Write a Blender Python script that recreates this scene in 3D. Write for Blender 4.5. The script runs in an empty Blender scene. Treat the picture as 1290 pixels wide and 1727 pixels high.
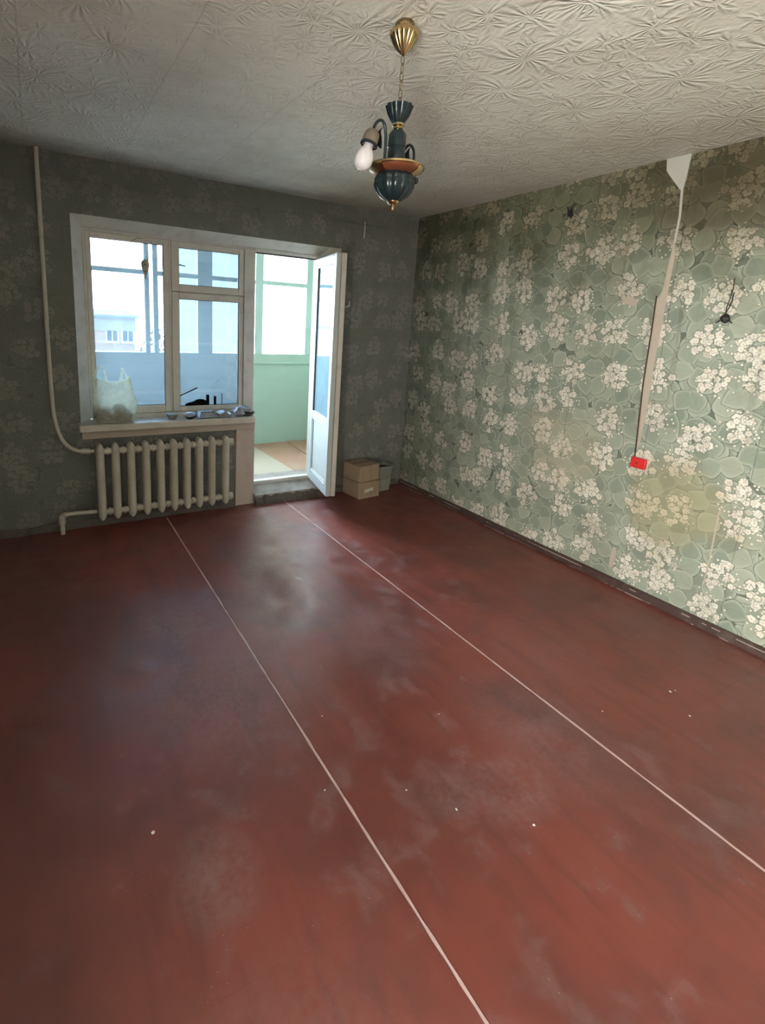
import bpy, bmesh, math, random
from mathutils import Vector, Matrix
random.seed(7)
PI = math.pi
SC = bpy.context.scene
COL = SC.collection

# ---------------------------------------------------------------- camera
F_PX, PPX, PPY = 852.47, 552.38, 722.98          # focal length and principal point on the 1290x1727 frame
cam_d = bpy.data.cameras.new('camera')
cam = bpy.data.objects.new('camera', cam_d); COL.objects.link(cam)
yaw, pitch, roll = 0.522982, -0.205515, 0.0476266
fw = Vector((math.sin(yaw)*math.cos(pitch), math.cos(yaw)*math.cos(pitch), math.sin(pitch)))
r0 = Vector((math.cos(yaw), -math.sin(yaw), 0)); u0 = r0.cross(fw)
rt = r0*math.cos(roll) + u0*math.sin(roll); up = -r0*math.sin(roll) + u0*math.cos(roll)
cam.matrix_world = Matrix(((rt.x, up.x, -fw.x, -3.0752), (rt.y, up.y, -fw.y, -3.8537), (rt.z, up.z, -fw.z, 1.5322), (0, 0, 0, 1)))
cam_d.sensor_fit = 'VERTICAL'; cam_d.sensor_height = 36; cam_d.lens = F_PX/1727*36
cam_d.shift_x = (645-PPX)/1727; cam_d.shift_y = -(863.5-PPY)/1727
cam_d.clip_start = 0.02; cam_d.clip_end = 500
SC.camera = cam

# ---------------------------------------------------------------- sky, light, exposure
SKY = 42.0
w = bpy.data.worlds.new('sky'); SC.world = w; w.use_nodes = True
wt = w.node_tree; wt.nodes.clear()
wo = wt.nodes.new('ShaderNodeOutputWorld'); bg = wt.nodes.new('ShaderNodeBackground')
tc = wt.nodes.new('ShaderNodeTexCoord'); sx = wt.nodes.new('ShaderNodeSeparateXYZ'); cr = wt.nodes.new('ShaderNodeValToRGB')
wt.links.new(tc.outputs['Generated'], sx.inputs[0]); wt.links.new(sx.outputs['Z'], cr.inputs[0])
cr.color_ramp.elements[0].position = 0.0; cr.color_ramp.elements[0].color = (1.0, .97, .93, 1)
cr.color_ramp.elements[1].position = 0.5; cr.color_ramp.elements[1].color = (.80, .91, 1.0, 1)
wt.links.new(cr.outputs[0], bg.inputs['Color']); bg.inputs['Strength'].default_value = SKY
wt.links.new(bg.outputs[0], wo.inputs[0])

def portal(name, x0, x1, y, z0, z1):
    l = bpy.data.lights.new(name, 'AREA'); l.shape = 'RECTANGLE'; l.size = x1-x0; l.size_y = z1-z0
    l.cycles.is_portal = True
    o = bpy.data.objects.new(name, l); COL.objects.link(o)
    o.location = ((x0+x1)/2, y, (z0+z1)/2); o.rotation_euler = (-PI/2, 0, 0)
portal('sky_portal', -3.4, 0.1, 1.75, 1.1, 2.5)

# fill light added in an unseen hall, through an added doorway behind the viewer
hl = bpy.data.lights.new('hall_fill_light', 'AREA'); hl.shape = 'RECTANGLE'; hl.size = 1.4; hl.size_y = 1.8; hl.energy = 175; hl.color = (1.0, .965, .90)
ho_ = bpy.data.objects.new('hall_fill_light', hl); COL.objects.link(ho_)
ho_.location = (-4.75, -4.72, 1.02); ho_.rotation_euler = (PI/2+.27, 0, -PI/2)
SC.view_settings.view_transform = 'Standard'; SC.view_settings.look = 'None'
SC.view_settings.exposure = 1.15; SC.view_settings.gamma = 1.0; SC.view_settings.use_curve_mapping = False

# ---------------------------------------------------------------- node helper
class NT:
    def __init__(s, name):
        s.m = bpy.data.materials.new(name); s.m.use_nodes = True
        s.t = s.m.node_tree; s.t.nodes.clear(); s.out = s.t.nodes.new('ShaderNodeOutputMaterial')
    def n(s, typ, **kw):
        nd = s.t.nodes.new(typ)
        for k, v in kw.items(): setattr(nd, k, v)
        return nd
    def put(s, sock, v):
        if isinstance(v, bpy.types.NodeSocket): s.t.links.new(v, sock)
        elif v is not None:
            if sock.type == 'RGBA' and hasattr(v, '__len__') and len(v) == 3: v = (*v, 1)
            sock.default_value = v
    def math(s, op, a, b=0.0, c=None, clamp=False):
        nd = s.n('ShaderNodeMath', operation=op, use_clamp=clamp); s.put(nd.inputs[0], a); s.put(nd.inputs[1], b)
        if c is not None: s.put(nd.inputs[2], c)
        return nd.outputs[0]
    def add(s, a, b): return s.math('ADD', a, b)
    def sub(s, a, b): return s.math('SUBTRACT', a, b)
    def mul(s, a, b): return s.math('MULTIPLY', a, b)
    def mx(s, a, b): return s.math('MAXIMUM', a, b)
    def vm(s, op, a, b=None):
        nd = s.n('ShaderNodeVectorMath', operation=op); s.put(nd.inputs[0], a); s.put(nd.inputs[1], b)
        return nd.outputs['Value'] if op in ('LENGTH', 'DISTANCE', 'DOT_PRODUCT') else nd.outputs[0]
    def mix(s, f, a, b, mode='MIX'):
        nd = s.n('ShaderNodeMix', data_type='RGBA', blend_type=mode); s.put(nd.inputs[0], f); s.put(nd.inputs[6], a); s.put(nd.inputs[7], b)
        return nd.outputs[2]
    def ss(s, v, a, b, lo=0.0, hi=1.0):          # smoothstep
        nd = s.n('ShaderNodeMapRange', interpolation_type='SMOOTHSTEP')
        s.put(nd.inputs[0], v)
        if a < b: vals = (a, b, lo, hi)
        else: vals = (b, a, hi, lo)
        for i, q in enumerate(vals): nd.inputs[1+i].default_value = q
        return nd.outputs[0]
    def pos(s): return s.n('ShaderNodeNewGeometry').outputs['Position']
    def obj(s): return s.n('ShaderNodeTexCoord').outputs['Object']
    def sep(s, v):
        nd = s.n('ShaderNodeSeparateXYZ'); s.put(nd.inputs[0], v); return nd.outputs
    def comb(s, x, y, z=0.0):
        nd = s.n('ShaderNodeCombineXYZ'); s.put(nd.inputs[0], x); s.put(nd.inputs[1], y); s.put(nd.inputs[2], z); return nd.outputs[0]
    def noise(s, v, scale, detail=3, rough=.55, dist=0.0, dim='3D'):
        nd = s.n('ShaderNodeTexNoise', noise_dimensions=dim); s.put(nd.inputs['Vector'], v)
        nd.inputs['Scale'].default_value = scale; nd.inputs['Detail'].default_value = detail
        nd.inputs['Roughness'].default_value = rough; nd.inputs['Distortion'].default_value = dist
        return nd.outputs
    def vor(s, v, scale, rand=1.0, feature='F1', dim='2D'):
        nd = s.n('ShaderNodeTexVoronoi', voronoi_dimensions=dim, feature=feature); s.put(nd.inputs['Vector'], v)
        nd.inputs['Scale'].default_value = scale; nd.inputs['Randomness'].default_value = rand
        return nd.outputs
    def bump(s, h, strength=.5, dist=.01, normal=None):
        nd = s.n('ShaderNodeBump'); s.put(nd.inputs['Height'], h); nd.inputs['Strength'].default_value = strength
        nd.inputs['Distance'].default_value = dist; s.put(nd.inputs['Normal'], normal); return nd.outputs[0]
    def bsdf(s, col, rough=.6, metal=0.0, normal=None, **kw):
        nd = s.n('ShaderNodeBsdfPrincipled'); s.put(nd.inputs['Base Color'], col); s.put(nd.inputs['Roughness'], rough)
        s.put(nd.inputs['Metallic'], metal); s.put(nd.inputs['Normal'], normal)
        for k, v in kw.items(): s.put(nd.inputs[k.replace('_', ' ')], v)
        return nd.outputs[0]
    def done(s, sh): s.t.links.new(sh, s.out.inputs[0]); return s.m

def ell(t, u, v, cu, cv, ru, rv, nz=None, soft=.5):
    """soft-edged elliptical mask for stains, wear and painted shade (1 inside) centred at cu, cv"""
    d = t.vm('LENGTH', t.comb(t.math('DIVIDE', t.sub(u, cu), ru), t.math('DIVIDE', t.sub(v, cv), rv)))
    if nz is not None: d = t.add(d, nz)
    return t.ss(d, 1.0+soft, 1.0-soft)

def painted(name, col, rough=.5, dirt=(.25, .22, .18), amt=.25, scale=9, bumpy=.15):
    t = NT(name); p = t.obj()
    n1 = t.noise(p, scale, 5, .6)[0]; n2 = t.noise(p, scale*9, 3)[0]
    c = t.mix(t.mul(t.ss(n1, .45, .8), amt), col, dirt)
    c = t.mix(t.mul(t.ss(n2, .62, .75), amt*.7), c, dirt)
    return t.done(t.bsdf(c, t.add(rough, t.mul(n1, .15)), normal=t.bump(t.add(n1, t.mul(n2, .3)), bumpy, .004)))

def plain(name, col, rough=.5, metal=0.0, var=.12, scale=20, **kw):
    t = NT(name); n1 = t.noise(t.obj(), scale, 3)[0]
    dk = tuple(max(0, q*(1-2.2*var)) for q in col)
    c = t.mix(t.ss(n1, .35, .75), col, dk)
    return t.done(t.bsdf(c, t.add(rough-.05, t.mul(n1, .1)), metal, **kw))

def wallpaper(name, axis, dirty):
    t = NT(name); q = t.sep(t.pos()); u = q[axis]; v = q['Z']
    warp = t.noise(t.comb(u, v), 9, 2)[1]
    uv = t.vm('ADD', t.comb(u, v), t.vm('SCALE', t.vm('SUBTRACT', warp, (.5, .5, .5)), None))
    uv = t.comb(u, v)
    wz = t.noise(uv, 14, 2, dim='2D')[0]; blotch = t.noise(uv, 2.3, 5, .65, dim='2D')[0]; fine = t.noise(uv, 160, 2, dim='2D')[0]
    base = (.155, .185, .150)
    col = t.mix(t.ss(t.noise(uv, 20, 2, dim='2D')[0], .35, .7), base, (.215, .25, .205)); line = 0.0
    H = 0.0
    for k, (sc, off, ln) in enumerate(((8.3, (.31, 4.7, 0), .074), (9.0, (9.13, 2.2, 0), .069), (8.7, (3.7, 7.9, 0), .067))):
        vo = t.vor(t.vm('ADD', uv, off), sc, .75)
        d = t.vm('SUBTRACT', t.vm('ADD', uv, off), vo['Position'])
        rc = t.sep(vo['Color'])
        rot = t.n('ShaderNodeVectorRotate', rotation_type='Z_AXIS'); t.put(rot.inputs['Vector'], d); t.put(rot.inputs['Angle'], t.mul(rc[0], 6.283))
        e = t.sep(rot.outputs[0]); x = t.math('DIVIDE', e[0], ln); y = t.math('ABSOLUTE', t.math('DIVIDE', e[1], ln))
        x2 = t.mul(x, x)
        wd = t.mul(t.mul(t.sub(1.0, x2), t.sub(.86, t.mul(x, .26))), t.add(.93, t.mul(wz, .14)))
        s_ = t.sub(wd, y)                                  # >0 inside the leaf
        inside = t.ss(s_, -.015, .03); rim = t.ss(s_, -.10, -.01)
        col = t.mix(t.mul(rim, .75), col, (.085, .115, .095))
        lc = t.mix(rc[1], (.245, .300, .240), (.415, .455, .365))
        lc = t.mix(t.mul(t.ss(s_, .40, .02), .48), lc, (.55, .585, .48))
        sidev = t.math('ABSOLUTE', t.math('SINE', t.add(t.mul(x, 17), t.mul(y, -14))))
        lc = t.mix(t.mul(t.ss(sidev, .16, .0), .16), lc, (.15, .2, .16))
        lc = t.mix(t.mul(t.ss(y, .035, .008), .22), lc, (.14, .19, .15))
        col = t.mix(inside, col, lc)
    # blossom clusters
    cl = t.vor(t.vm('ADD', uv, (.4, .2, 0)), 4.15, .55)
    cn = t.noise(uv, 11, 2, dim='2D')[0]
    cd = t.add(cl['Distance'], t.mul(t.sub(cn, .5), .30))
    for sc, thr_in, thr_out, rr, off in ((22, .33, .40, .50, (.0, .0, 0)), (28, .28, .34, .46, (5.3, 1.2, 0)), (52, .43, .50, .34, (2.3, 8.8, 0))):
        vo = t.vor(t.vm('ADD', uv, off), sc, .75)
        d = t.vm('SUBTRACT', t.vm('ADD', uv, off), vo['Position']); e = t.sep(d); rc = t.sep(vo['Color'])
        th = t.math('ARCTAN2', e[1], e[0])
        pet = t.add(.80, t.mul(t.math('ABSOLUTE', t.math('COSINE', t.add(t.mul(th, 2.5), t.mul(rc[0], 6)))), .22))
        rad = t.math('DIVIDE', vo['Distance'], pet)
        # cluster distance sampled at the flower's own centre keeps every blossom whole
        vc = t.vor(t.vm('ADD', t.vm('SUBTRACT', vo['Position'], off), (.4, .2, 0)), 4.15, .55)
        nn = t.noise(t.vm('SUBTRACT', vo['Position'], off), 11, 2, dim='2D')[0]
        dd = t.add(vc['Distance'], t.mul(t.sub(nn, .5), .36))
        on = t.ss(dd, thr_in+.005, thr_in-.005)
        if sc == 52: on = t.mul(on, t.ss(rc[2], .62, .63))
        else: on = t.mul(on, t.ss(rc[2], .12, .13))
        col = t.mix(t.mul(t.mul(on, t.ss(rad, rr+.16, rr+.02)), .8), col, (.15, .17, .13))
        fc = t.mix(rc[1], (.76, .72, .62), (.86, .84, .75))
        fc = t.mix(t.mul(t.ss(rad, .14, .05), .55), fc, (.36, .33, .22))
        fc = t.mix(t.mul(t.ss(rad, rr*.6, rr), .30), fc, (.42, .43, .36))
        col = t.mix(t.mul(on, t.ss(rad, rr+.02, rr-.03)), col, fc)
    # age: soot, damp and yellow stains, vertical paper seams and drips; upper wall shade is painted in too
    col = t.mix(t.mul(t.ss(blotch, .45, .75), .30), col, (.20, .19, .14))
    sm = t.math('ABSOLUTE', t.sub(t.math('FRACT', t.math('DIVIDE', t.add(u, 20.0+.02), .53)), .5))
    seam = t.ss(t.add(sm, t.mul(t.sub(wz, .5), .012)), .006, .002)
    col = t.mix(t.mul(seam, .45), col, (.10, .095, .07))
    nz = t.mul(t.sub(t.noise(uv, 3.5, 4, .6, dim='2D')[0], .5), 1.6)
    if not dirty:
        st = ell(t, u, v, -2.50, .60, .30, .24, nz, .45)
        col = t.mix(t.mul(st, .62), col, (.56, .48, .27), 'MULTIPLY')
        col = t.mix(t.mul(st, .26), col, (.62, .56, .38))
        st2 = ell(t, u, v, -1.72, .75, .28, .22, nz, .5)
        col = t.mix(t.mul(st2, .30), col, (.60, .52, .36))
        st3 = ell(t, u, v, -2.55, 2.35, .55, .28, nz, .5)
        col = t.mix(t.mul(st3, .65), col, (.26, .20, .12), 'MULTIPLY')
        col = t.mix(t.mul(st3, .25), col, (.19, .15, .09))
        upper_shade = t.ss(t.add(v, t.mul(nz, .5)), 1.45, 2.4)  # shade below the ceiling, painted into the wallpaper colour
        col = t.mix(t.mul(upper_shade, .92), col, (.36, .33, .245), 'MULTIPLY')
        col = t.mix(t.mul(t.ss(t.add(u, t.mul(nz, .35)), -1.25, -.05), .75), col, (.36, .35, .31), 'MULTIPLY')  # darker towards the window corner
        dr = t.ss(t.noise(t.comb(t.mul(u, 9), t.mul(v, .7)), 1.6, 3, dim='2D')[0], .60, .72)
        col = t.mix(t.mul(t.mul(dr, t.ss(v, .7, 1.7)), .35), col, (.13, .12, .08))
    else:
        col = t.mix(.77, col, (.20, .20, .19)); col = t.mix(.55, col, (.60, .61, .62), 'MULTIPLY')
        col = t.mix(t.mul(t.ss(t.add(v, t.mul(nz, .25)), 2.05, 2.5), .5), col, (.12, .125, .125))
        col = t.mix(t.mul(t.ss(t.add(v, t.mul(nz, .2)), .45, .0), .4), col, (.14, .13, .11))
    h = t.add(t.mul(fine, .4), t.add(t.noise(uv, 5, 3, dim='2D')[0], t.mul(seam, .6)))
    return t.done(t.bsdf(col, .72, normal=t.bump(h, .25, .006), Specular_IOR_Level=.25))

def ceiling_mat():
    t = NT('embossed ceiling paper'); q = t.sep(t.pos()); uv = t.comb(q[0], q[1]); H = None
    for sc, off, rr, kk in ((2.3, (.2, .55, 0), .23, 9), (3.4, (4.1, 2.6, 0), .14, 7), (5.2, (7.7, 1.3, 0), .10, 6), (7.5, (1.7, 8.3, 0), .075, 5)):
        p = t.vm('ADD', uv, off); vo = t.vor(p, sc, .8); d = t.vm('SUBTRACT', p, vo['Position']); e = t.sep(d)
        r = vo['Distance']; r = t.mul(r, 1.0/sc) if False else t.vm('LENGTH', d)
        rc = t.sep(vo['Color'])
        th = t.add(t.math('ARCTAN2', e[1], e[0]), t.mul(t.math('SINE', t.add(t.mul(r, 26), t.mul(rc[0], 9))), .10))
        blade = t.math('POWER', t.math('ABSOLUTE', t.math('SINE', t.add(t.mul(th, kk), t.mul(rc[1], 6)))), 1.7)
        long_ = t.add(rr*.62, t.mul(t.math('SINE', t.add(t.mul(th, 4), t.mul(rc[2], 6))), rr*.38))
        m = t.mul(t.ss(r, .008, .03), t.math('SUBTRACT', 1.0, t.math('DIVIDE', r, long_), clamp=True))
        hb = t.mul(blade, t.math('POWER', m, .6))
        H = hb if H is None else t.mx(H, t.mul(hb, .85))
    curl = t.n('ShaderNodeTexWave', wave_type='RINGS', rings_direction='SPHERICAL')
    cv = t.vor(uv, 7.5, 1.0)
    t.put(curl.inputs['Vector'], t.vm('SUBTRACT', uv, cv['Position'])); curl.inputs['Scale'].default_value = 14; curl.inputs['Distortion'].default_value = 3.5
    curl.inputs['Detail'].default_value = 1
    n1 = t.noise(uv, 3.2, 3, dim='2D')[0]
    H = t.add(H, t.mul(t.mul(curl.outputs[1], t.ss(n1, .42, .62)), .14))
    grit = t.noise(uv, 60, 3, dim='2D')[0]; H = t.add(H, t.mul(grit, .30))
    big = t.noise(uv, 1.4, 5, .6, dim='2D')[0]
    c = t.mix(t.ss(big, .35, .75), (.84, .85, .79), (.71, .70, .63))
    # joints of the paper lengths and soot along the window wall
    jm = t.math('ABSOLUTE', t.sub(t.math('FRACT', t.math('DIVIDE', t.add(q[0], t.add(20.3, t.mul(t.sub(big, .5), .02))), .53)), .5))
    c = t.mix(t.mul(t.ss(jm, .008, .002), .25), c, (.33, .31, .26))
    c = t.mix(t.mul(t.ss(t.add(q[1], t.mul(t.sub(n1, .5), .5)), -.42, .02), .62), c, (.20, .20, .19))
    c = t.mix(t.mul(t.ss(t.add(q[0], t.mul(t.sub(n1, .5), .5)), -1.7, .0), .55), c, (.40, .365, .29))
    return t.done(t.bsdf(c, .55, normal=t.bump(H, .62, .010), Specular_IOR_Level=.35))

def floor_mat():
    t = NT('worn red brown floor paint'); q = t.sep(t.pos()); uv = t.comb(q[0], q[1]); u, v = q[0], q[1]
    n1 = t.noise(uv, 1.3, 6, .62, dim='2D')[0]; n2 = t.noise(uv, 7, 5, .62, .15, dim='2D')[0]; n3 = t.noise(uv, 45, 4, .6, dim='2D')[0]
    br = t.noise(t.comb(t.mul(u, 11), t.mul(v, 1.6)), 1, 5, .6, dim='2D')[0]
    sp = t.vor(uv, 26, 1.0)['Distance']
    c = t.mix(t.ss(n1, .3, .72), (.235, .056, .039), (.170, .046, .037))
    c = t.mix(t.mul(t.ss(br, .45, .75), .45), c, (.115, .035, .030))
    nz = t.mul(t.sub(n2, .5), 1.8)
    wear = t.mul(t.ss(t.add(t.mul(n2, .65), t.mul(n1, .35)), .52, .66), .40)
    patch = None
    for cu, cv, ru, rv, a in ((-2.56, -1.50, .16, .22, .95), (-2.80, -1.70, .16, .2, .6), (-2.52, -2.05, .26, .30, .8), (-1.95, -1.25, .12, .28, 1.0), (-2.73, -2.75, .10, .15, .9), (-1.75, -2.93, .16, .12, .8), (-1.42, -2.80, .22, .30, .6), (-1.95, -2.86, .10, .10, .8), (-1.7, -2.0, .22, .3, .5), (-1.0, -2.5, .25, .3, .35), (-2.75, -3.3, .3, .3, .45)):
        e = t.mul(ell(t, u, v, cu, cv, ru, rv, nz, .5), a); patch = e if patch is None else t.mx(patch, e)
    wear = t.mx(wear, t.mul(patch, t.ss(t.add(t.mul(n3, .45), t.mul(n2, .55)), .25, .72)))
    c = t.mix(t.mul(wear, .70), c, (.265, .170, .165))
    c = t.mix(t.mul(ell(t, u, v, -3.35, -1.8, .55, 1.9, t.mul(nz, .6), .4), .45), c, (.120, .062, .060))  # shade along the left side painted in as a darker mauve zone
    c = t.mix(t.mul(t.ss(t.noise(uv, 2.6, 5, .6, .15, dim='2D')[0], .45, .85), .45), c, (.095, .036, .032))
    c = t.mix(t.mul(t.ss(sp, .045, .02), t.mul(t.ss(n2, .60, .66), .6)), c, (.45, .38, .33))
    rough = t.math('ADD', .34, t.mul(t.ss(n2, .3, .7), .14)); rough = t.add(rough, t.mul(wear, .22))
    h = t.add(t.mul(n2, .5), t.add(t.mul(br, .5), t.mul(n3, .18)))
    return t.done(t.bsdf(c, rough, normal=t.bump(h, .18, .005), Specular_IOR_Level=.62))

def glass(name, tint=(.90, .96, 1.0), dust=.10, dcol=(.8, .9, 1.0)):
    t = NT(name)
    tr = t.n('ShaderNodeBsdfTransparent'); t.put(tr.inputs[0], tint)
    gl = t.n('ShaderNodeBsdfGlossy'); t.put(gl.inputs['Color'], (1, 1, 1)); gl.inputs['Roughness'].default_value = .03
    fr = t.n('ShaderNodeFresnel'); fr.inputs[0].default_value = 1.5
    m1 = t.n('ShaderNodeMixShader'); t.put(m1.inputs[0], t.math('MINIMUM', t.mul(fr.outputs[0], 1.7), .85)); t.t.links.new(tr.outputs[0], m1.inputs[1]); t.t.links.new(gl.outputs[0], m1.inputs[2])
    tl = t.n('ShaderNodeBsdfTranslucent'); t.put(tl.inputs[0], dcol); df = t.n('ShaderNodeBsdfDiffuse'); t.put(df.inputs[0], dcol)
    ad = t.n('ShaderNodeMixShader'); ad.inputs[0].default_value = .5; t.t.links.new(tl.outputs[0], ad.inputs[1]); t.t.links.new(df.outputs[0], ad.inputs[2]); tl = ad
    nz = t.noise(t.pos(), 5, 4)[0]
    m2 = t.n('ShaderNodeMixShader'); t.put(m2.inputs[0], t.mul(t.ss(nz, .2, .8, .88, 1.1), dust)); t.t.links.new(m1.outputs[0], m2.inputs[1]); t.t.links.new(tl.outputs[0], m2.inputs[2])
    return t.done(m2.outputs[0])

M = {}
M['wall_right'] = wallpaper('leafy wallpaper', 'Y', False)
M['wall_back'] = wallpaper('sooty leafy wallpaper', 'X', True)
M['ceiling'] = ceiling_mat(); M['floor'] = floor_mat()
M['white'] = painted('aged white paint', (.66, .64, .60), .45, (.30, .27, .23), .35)
M['bright_white'] = painted('white gloss paint', (.52, .58, .60), .35, (.3, .32, .34), .2)
M['reveal'] = painted('dull white plaster paint', (.62, .61, .56), .7, (.30, .28, .24), .45)
M['radiator'] = painted('cream radiator enamel', (.56, .53, .46), .45, (.22, .19, .15), .5, 6)
M['pier'] = painted('pinkish beige paint', (.52, .44, .39), .6, (.3, .24, .2), .4)
M['sill'] = painted('sill paint', (.60, .57, .52), .5, (.25, .22, .2), .45)
M['concrete'] = painted('crumbling cement', (.36, .33, .31), .9, (.12, .10, .09), .7, 7, .6)
M['dark_dirt'] = painted('dirty dark cement', (.13, .11, .095), .95, (.04, .035, .03), .7, 12, .8)
M['baseboard'] = painted('chipped brown baseboard paint', (.070, .038, .031), .5, (.20, .15, .13), .45, 14, .5)
M['chip'] = plain('bare chipped wood', (.48, .42, .37), .8)
M['seam'] = painted('pale seam filler', (.62, .42, .40), .6, (.35, .18, .16), .5, 14)
M['putty_shadow'] = plain('putty shadow line', (.03, .03, .03), .7)  # dark strips standing for the shadow lines along the putty
M['glass'] = glass('dusty window glass', (.37, .45, .52), .09)
M['loggia_glass'] = glass('loggia glass', (.93, .97, 1.0), .002)
M['door_glass'] = glass('door glass', (.55, .72, .82), .42, (.50, .72, .86))
M['mint'] = painted('mint green paint', (.37, .51, .43), .6, (.32, .42, .37), .25)
M['frame_blue'] = painted('pale blue green frame paint', (.40, .54, .50), .5, (.32, .4, .4), .2)
M['loggia_floor'] = painted('orange red loggia floor paint', (.40, .22, .145), .6, (.42, .33, .25), .7, 3)
M['lino'] = painted('beige linoleum', (.46, .40, .31), .55, (.4, .34, .27), .3)
M['loggia_wall'] = painted('pale render', (.60, .62, .58), .85, (.4, .4, .38), .3)
M['plaster'] = painted('bare plaster', (.52, .45, .37), .9, (.36, .30, .24), .4, 12, .4)
M['putty'] = painted('grey white putty', (.50, .50, .45), .85, (.33, .32, .28), .4, 6, .3)
M['black'] = plain('black plastic', (.018, .017, .016), .5)
M['cable'] = plain('brown cable sheath', (.06, .035, .025), .6)
M['red'] = plain('red plastic', (.74, .035, .035), .35, var=.05)
M['red_dark'] = plain('dark red plastic', (.35, .02, .02), .4)
M['cream'] = plain('cream plastic', (.62, .58, .50), .4)
M['brass'] = plain('polished brass', (.66, .50, .27), .24, 1.0, .1)
M['old_brass'] = plain('tarnished brass', (.30, .22, .12), .4, 1.0)
M['teal'] = plain('dark blue green glazed ceramic', (.014, .028, .034), .22, var=.15)
M['brown'] = plain('varnished brown wood', (.20, .065, .032), .3)
M['socket'] = plain('brown grey lamp holder', (.20, .16, .12), .45)
M['bulb'] = plain('frosted white bulb', (.76, .74, .78), .3, var=.02)
M['card'] = painted('brown cardboard', (.36, .27, .19), .85, (.22, .16, .11), .4, 8)
M['grey_card'] = painted('grey bucket plastic', (.26, .27, .23), .6, (.15, .15, .13), .4, 8)
M['tape'] = plain('white label tape', (.72, .70, .66), .5)
M['foil'] = plain('silver foil', (.36, .38, .41), .5, .6)
M['grey_item'] = plain('grey plastic', (.22, .22, .23), .4)
M['matte_black'] = plain('matte black', (.010, .010, .012), 1.0, Specular_IOR_Level=0.0)
M['rag'] = plain('dark contents', (.06, .055, .07), .8)
M['peach'] = painted('peach render', (.105, .058, .036), .9, (.09, .055, .036), .3, .4)
M['peach_top'] = painted('pale attic render', (.085, .07, .057), .9, (.075, .065, .055), .3, .4)
M['roof'] = plain('grey roofing', (.045, .05, .055), .8)
M['ext_white'] = plain('white window frame', (.16, .165, .17), .5)
M['ext_glass'] = plain('far window glass', (.014, .020, .027), .6, Specular_IOR_Level=.05)
M['cream_wall'] = painted('cream render', (.075, .067, .050), .9, (.065, .057, .04), .3, .6)
M['leaf'] = plain('green leaves', (.024, .038, .014), .8, var=.25, scale=2)
M['bark'] = plain('bark', (.06, .045, .03), .9)
M['ground'] = painted('pale dusty ground', (.30, .29, .26), .95, (.2, .22, .15), .5, .08)
M['twine'] = plain('grey twine', (.16, .14, .12), .8)
M['husk'] = plain('dry husk', (.55, .50, .42), .8, var=.3, scale=120)
M['steel'] = plain('dull steel', (.55, .55, .55), .35, .9)
def bag_mat():
    t = NT('thin milky plastic'); n1 = t.noise(t.obj(), 35, 4)[0]
    df = t.n('ShaderNodeBsdfDiffuse'); t.put(df.inputs[0], (.88, .87, .72)); tl = t.n('ShaderNodeBsdfTranslucent'); t.put(tl.inputs[0], (.95, .93, .74))
    tr = t.n('ShaderNodeBsdfTransparent'); t.put(tr.inputs[0], (.96, .95, .88))
    bp = t.bump(n1, .5, .01); t.put(df.inputs['Normal'], bp)
    a = t.n('ShaderNodeMixShader'); a.inputs[0].default_value = .5; t.t.links.new(df.outputs[0], a.inputs[1]); t.t.links.new(tl.outputs[0], a.inputs[2])
    b = t.n('ShaderNodeMixShader'); t.put(b.inputs[0], t.ss(n1, .2, .8, .42, .60)); t.t.links.new(a.outputs[0], b.inputs[1]); t.t.links.new(tr.outputs[0], b.inputs[2])
    g = t.n('ShaderNodeBsdfGlossy'); g.inputs['Roughness'].default_value = .25; t.put(g.inputs['Normal'], bp)
    c = t.n('ShaderNodeMixShader'); c.inputs[0].default_value = .06; t.t.links.new(b.outputs[0], c.inputs[1]); t.t.links.new(g.outputs[0], c.inputs[2])
    return t.done(c.outputs[0])
M['bag'] = bag_mat()

# ---------------------------------------------------------------- mesh helpers
def bx(bm, x0, x1, y0, y1, z0, z1, mat=None):
    vs = [bm.verts.new((x, y, z)) for z in (z0, z1) for y in (y0, y1) for x in (x0, x1)]
    for f in ((0, 2, 3, 1), (4, 5, 7, 6), (0, 1, 5, 4), (2, 6, 7, 3), (0, 4, 6, 2), (1, 3, 7, 5)):
        bm.faces.new([vs[i] for i in f])
    if mat is not None: bmesh.ops.transform(bm, matrix=mat, verts=vs)
    return vs
def box(*a, bev=0.0, seg=2):
    bm = bmesh.new(); bx(bm, *a)
    if bev: bmesh.ops.bevel(bm, geom=bm.edges[:], offset=bev, segments=seg, affect='EDGES', profile=.6)
    return bm
def boxes(lst, bev=0.0):
    bm = bmesh.new()
    for a in lst:
        b = box(*a, bev=bev, seg=1); me = bpy.data.meshes.new('t'); b.to_mesh(me); b.free(); bm.from_mesh(me); bpy.data.meshes.remove(me)
    return bm
def tube(bm, pts, r, seg=8, close=False, flat=1.0):
    pts = [Vector(p) for p in pts]; n = len(pts); rings = []; prev = None
    rr = r if hasattr(r, '__len__') else [r]*n
    for i, p in enumerate(pts):
        if close: tg = pts[(i+1) % n]-pts[i-1]
        else: tg = pts[min(i+1, n-1)]-pts[max(i-1, 0)]
        tg.normalize()
        if prev is None: a = tg.orthogonal().normalized()
        else: a = (prev-tg*prev.dot(tg)); a = a.normalized() if a.length > 1e-6 else tg.orthogonal().normalized()
        prev = a; b = tg.cross(a)
        rings.append([bm.verts.new(p+a*(math.cos(2*PI*k/seg)*rr[i])+b*(math.sin(2*PI*k/seg)*rr[i]*flat)) for k in range(seg)])
    for i in range(n if close else n-1):
        A, B = rings[i], rings[(i+1) % n]
        for k in range(seg): bm.faces.new((A[k], A[(k+1) % seg], B[(k+1) % seg], B[k]))
    if not close:
        bm.faces.new(rings[0][::-1]); bm.faces.new(rings[-1])
    return bm
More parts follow.
